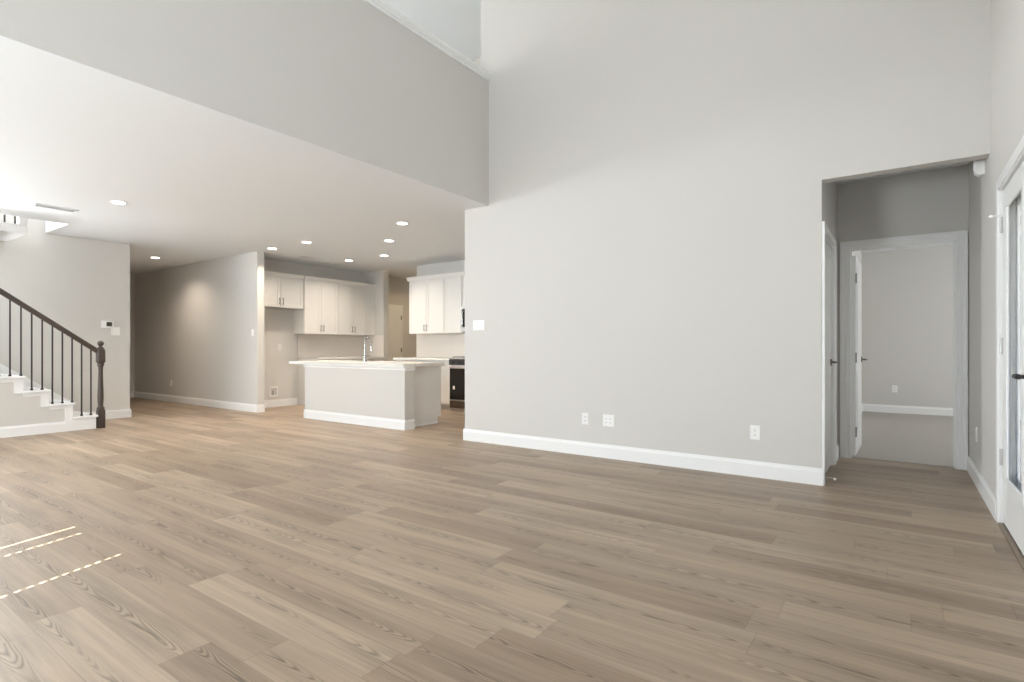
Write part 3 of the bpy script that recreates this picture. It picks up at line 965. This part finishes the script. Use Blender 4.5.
for k in range(3):
    gm = MB()
    a, b = .02 + .24 * k, .02 + .24 * k + .235
    for q in (a, (a + b) / 2 - .006, b - .012):
        gm.box(q, q + .012, -D + .06, -.04, .935, .95, .002)
    for q in (-D + .06, -D / 2, -.052):
        gm.box(a, b, q, q + .012, .93, .945, .002)
    for q in (a + .01, b - .02):
        for r_ in (-D + .07, -.06):
            gm.box(q, q + .01, r_, r_ + .01, .914, .935)
    gm.build('grate', M['nickel'], rg)

mv = empty('microwave', (-6.395, YK, 0), 0, 'steel over-range microwave just beyond the tall wall end', 'microwave')
MB().box(.002, W - .002, -.37, 0, 1.395, 1.836, .003).build('body', M['steel'], mv)
md = MB().box(.002, .58, -.395, -.371, 1.405, 1.83, .004).build('door', M['steel'], mv)
MB().box(.045, .53, -.398, -.394, 1.47, 1.79, .002).build('window', M['blackglass'], md)
MB().tube([(.09, -.40, 1.46), (.09, -.425, 1.48), (.09, -.43, 1.61), (.09, -.425, 1.74), (.09, -.40, 1.76)], .009, 12).build('handle', M['chrome'], md, True)
MB().box(.584, W - .002, -.395, -.371, 1.405, 1.83, .004).build('control_panel', M['blackglass'], mv)

# ------------------------------------------------------------------ island
IX0, IX1 = -7.60, -5.37
IY0 = 5.10
isl = empty('kitchen_island', (-6.53, 5.5, 0), 0, 'greige kitchen island with white baseboard in front of the kitchen', 'island')


def ip(o):
    o.matrix_parent_inverse = isl.matrix_basis.inverted()
    return o


ip(MB().box(IX0, IX1, IY0, IY0 + .17, 0, .846, .002).build('knee_wall', M['wall'], isl))
ib_ = base_x(MB(), IX0 - .015, IX1 + .015, IY0, -1)
base_y(ib_, IY0 - .0, IY0 + .17, IX1, 1)
base_y(ib_, IY0 - .0, IY0 + .17, IX0, -1)
ip(ib_.build('baseboard', M['trim'], isl))
im = MB().prism([(IY0, .80), (IY0 - .010, .80), (IY0 - .012, .82), (IY0 - .022, .832), (IY0 - .022, .846), (IY0, .846)], 'x', IX0 - .02, IX1 + .02)
im.prism([(IX1, .79), (IX1 + .012, .79), (IX1 + .014, .815), (IX1 + .02, .83), (IX1 + .02, .846), (IX1, .846)], 'y', IY0, IY0 + .17)
ip(im.build('crown_moulding', M['trim'], isl))
ip(MB().box(IX0 + .02, -7.0, IY0 + .17, 5.93, .10, .846).box(-6.23, IX1 - .115, IY0 + .17, 5.93, .10, .846).box(-7.0, -6.23, IY0 + .17, 5.54, .10, .846).box(-7.0, -6.23, 5.54, 5.93, .10, .63).box(-7.0, -6.23, 5.912, 5.93, .63, .846).box(IX0 + .02, IX1 - .115, IY0 + .17, 5.86, 0, .10).build('end_panel', M['cab'], isl))
ip(MB().box(IX1 - .115, IX1 - .105, IY0 + .17, 5.86, .0005, .03, .002).build('shoe_moulding', M['trim'], isl))
for k in range(4):
    a, b = IX0 + .03 + .505 * k, IX0 + .03 + .505 * (k + 1) - .006
    sm = MB()
    s_ = .062
    for (q0, q1, q2, q3) in ((a, a + s_, .11, .84), (b - s_, b, .11, .84), (a + s_, b - s_, .11, .11 + s_), (a + s_, b - s_, .84 - s_, .84)):
        sm.box(q0, q1, 5.931, 5.95, q2, q3, .002)
    sm.box(a + s_, b - s_, 5.931, 5.943, .11 + s_, .84 - s_)
    ip(sm.build('door', M['cab'], isl))
# top with a sink cut-out
CT0, CT1 = .847, .887
sxa, sxb, sya, syb = -6.98, -6.25, 5.56, 5.90
tp = MB().box(-7.96, sxa, IY0 - .05, 5.97, CT0, CT1).prism([(sxb, IY0 - .05), (-5.345, IY0 - .05), (-5.335, IY0 - .04), (-5.335, IY0 + .17), (-5.35, IY0 + .2), (-5.46, 5.97), (sxb, 5.97)], 'z', CT0, CT1).box(sxa, sxb, IY0 - .05, sya, CT0, CT1).box(sxa, sxb, syb, 5.97, CT0, CT1)
tag(tp.build('countertop', M['quartz']), 'long white quartz top on the kitchen island', 'countertop')
sk_ = MB().box(sxa, sxb, sya, sya + .008, .66, CT0 - .0).box(sxa, sxb, syb - .008, syb, .66, CT0).box(sxa, sxa + .008, sya, syb, .66, CT0).box(sxb - .008, sxb, sya, syb, .66, CT0).box(sxa, sxb, sya, syb, .65, .66)
tag(sk_.build('sink', M['steel']), 'steel undermount sink set into the island top', 'sink')
fc = empty('faucet', (-6.66, 5.50, CT1), 0, 'chrome gooseneck kitchen faucet standing on the island', 'faucet')
MB().lathe([(.030, 0), (.030, .008), (.022, .014), (.020, .09), (.017, .10), (.0135, .11)], (0, 0, 0), 20).build('base', M['chrome'], fc, True)
arc = [(0, 0, .10), (0, 0, .285)] + [(0, .06 - .06 * math.cos(a), .285 + .08 * math.sin(a)) for a in [math.pi * k / 10 for k in range(1, 10)]] + [(0, .12, .285), (0, .124, .22)]
MB().tube(arc, .0125, 14).build('spout', M['chrome'], fc, True)
MB().tube([(0, .123, .24), (0, .128, .165)], .017, 14, [.016, .019]).build('spray_head', M['chrome'], fc, True)
MB().tube([(.018, 0, .065), (.045, 0, .07), (.105, 0, .095)], .007, 10, [.009, .0075, .006]).build('handle', M['chrome'], fc, True)

# ------------------------------------------------------------------ outside the patio door
sd_ = MB().box(XR + .151, 4.1, 6.335, 6.359, -.06, 2.75)
for k in range(12):
    sd_.box(XR + .2 + .28 * k, XR + .24 + .28 * k, 6.318, 6.336, -.06, 2.75, .002)
tag(sd_.build('wall_siding', M['siding']), 'blue-grey siding of the house outside the glass door', 'wall', kind='structure')
tag(MB().box(XR + .15, 6.5, -4, 12, -.2, -.06).build('patio_slab', M['concrete']), 'concrete patio outside the glass door', 'patio', kind='structure')
tag(MB().box(XR + .16, 3.6, -4, 6.3, 2.75, 2.9).build('patio_sun_blocker', M['trim']), 'unseen patio roof added to keep the sun off the glass door', 'roof', kind='structure')  # out of view, added to stop the sun coming through the door
tag(MB().box(2.6, 2.85, 5.9, 6.15, -.06, 2.75).build('patio_column', M['brick']), 'patio column outside the glass door', 'column', kind='structure')
tag(MB().box(-30, 30, -30, 40, -.3, -.21).build('yard', M['grass']), 'lawn around the house', 'ground', kind='structure')
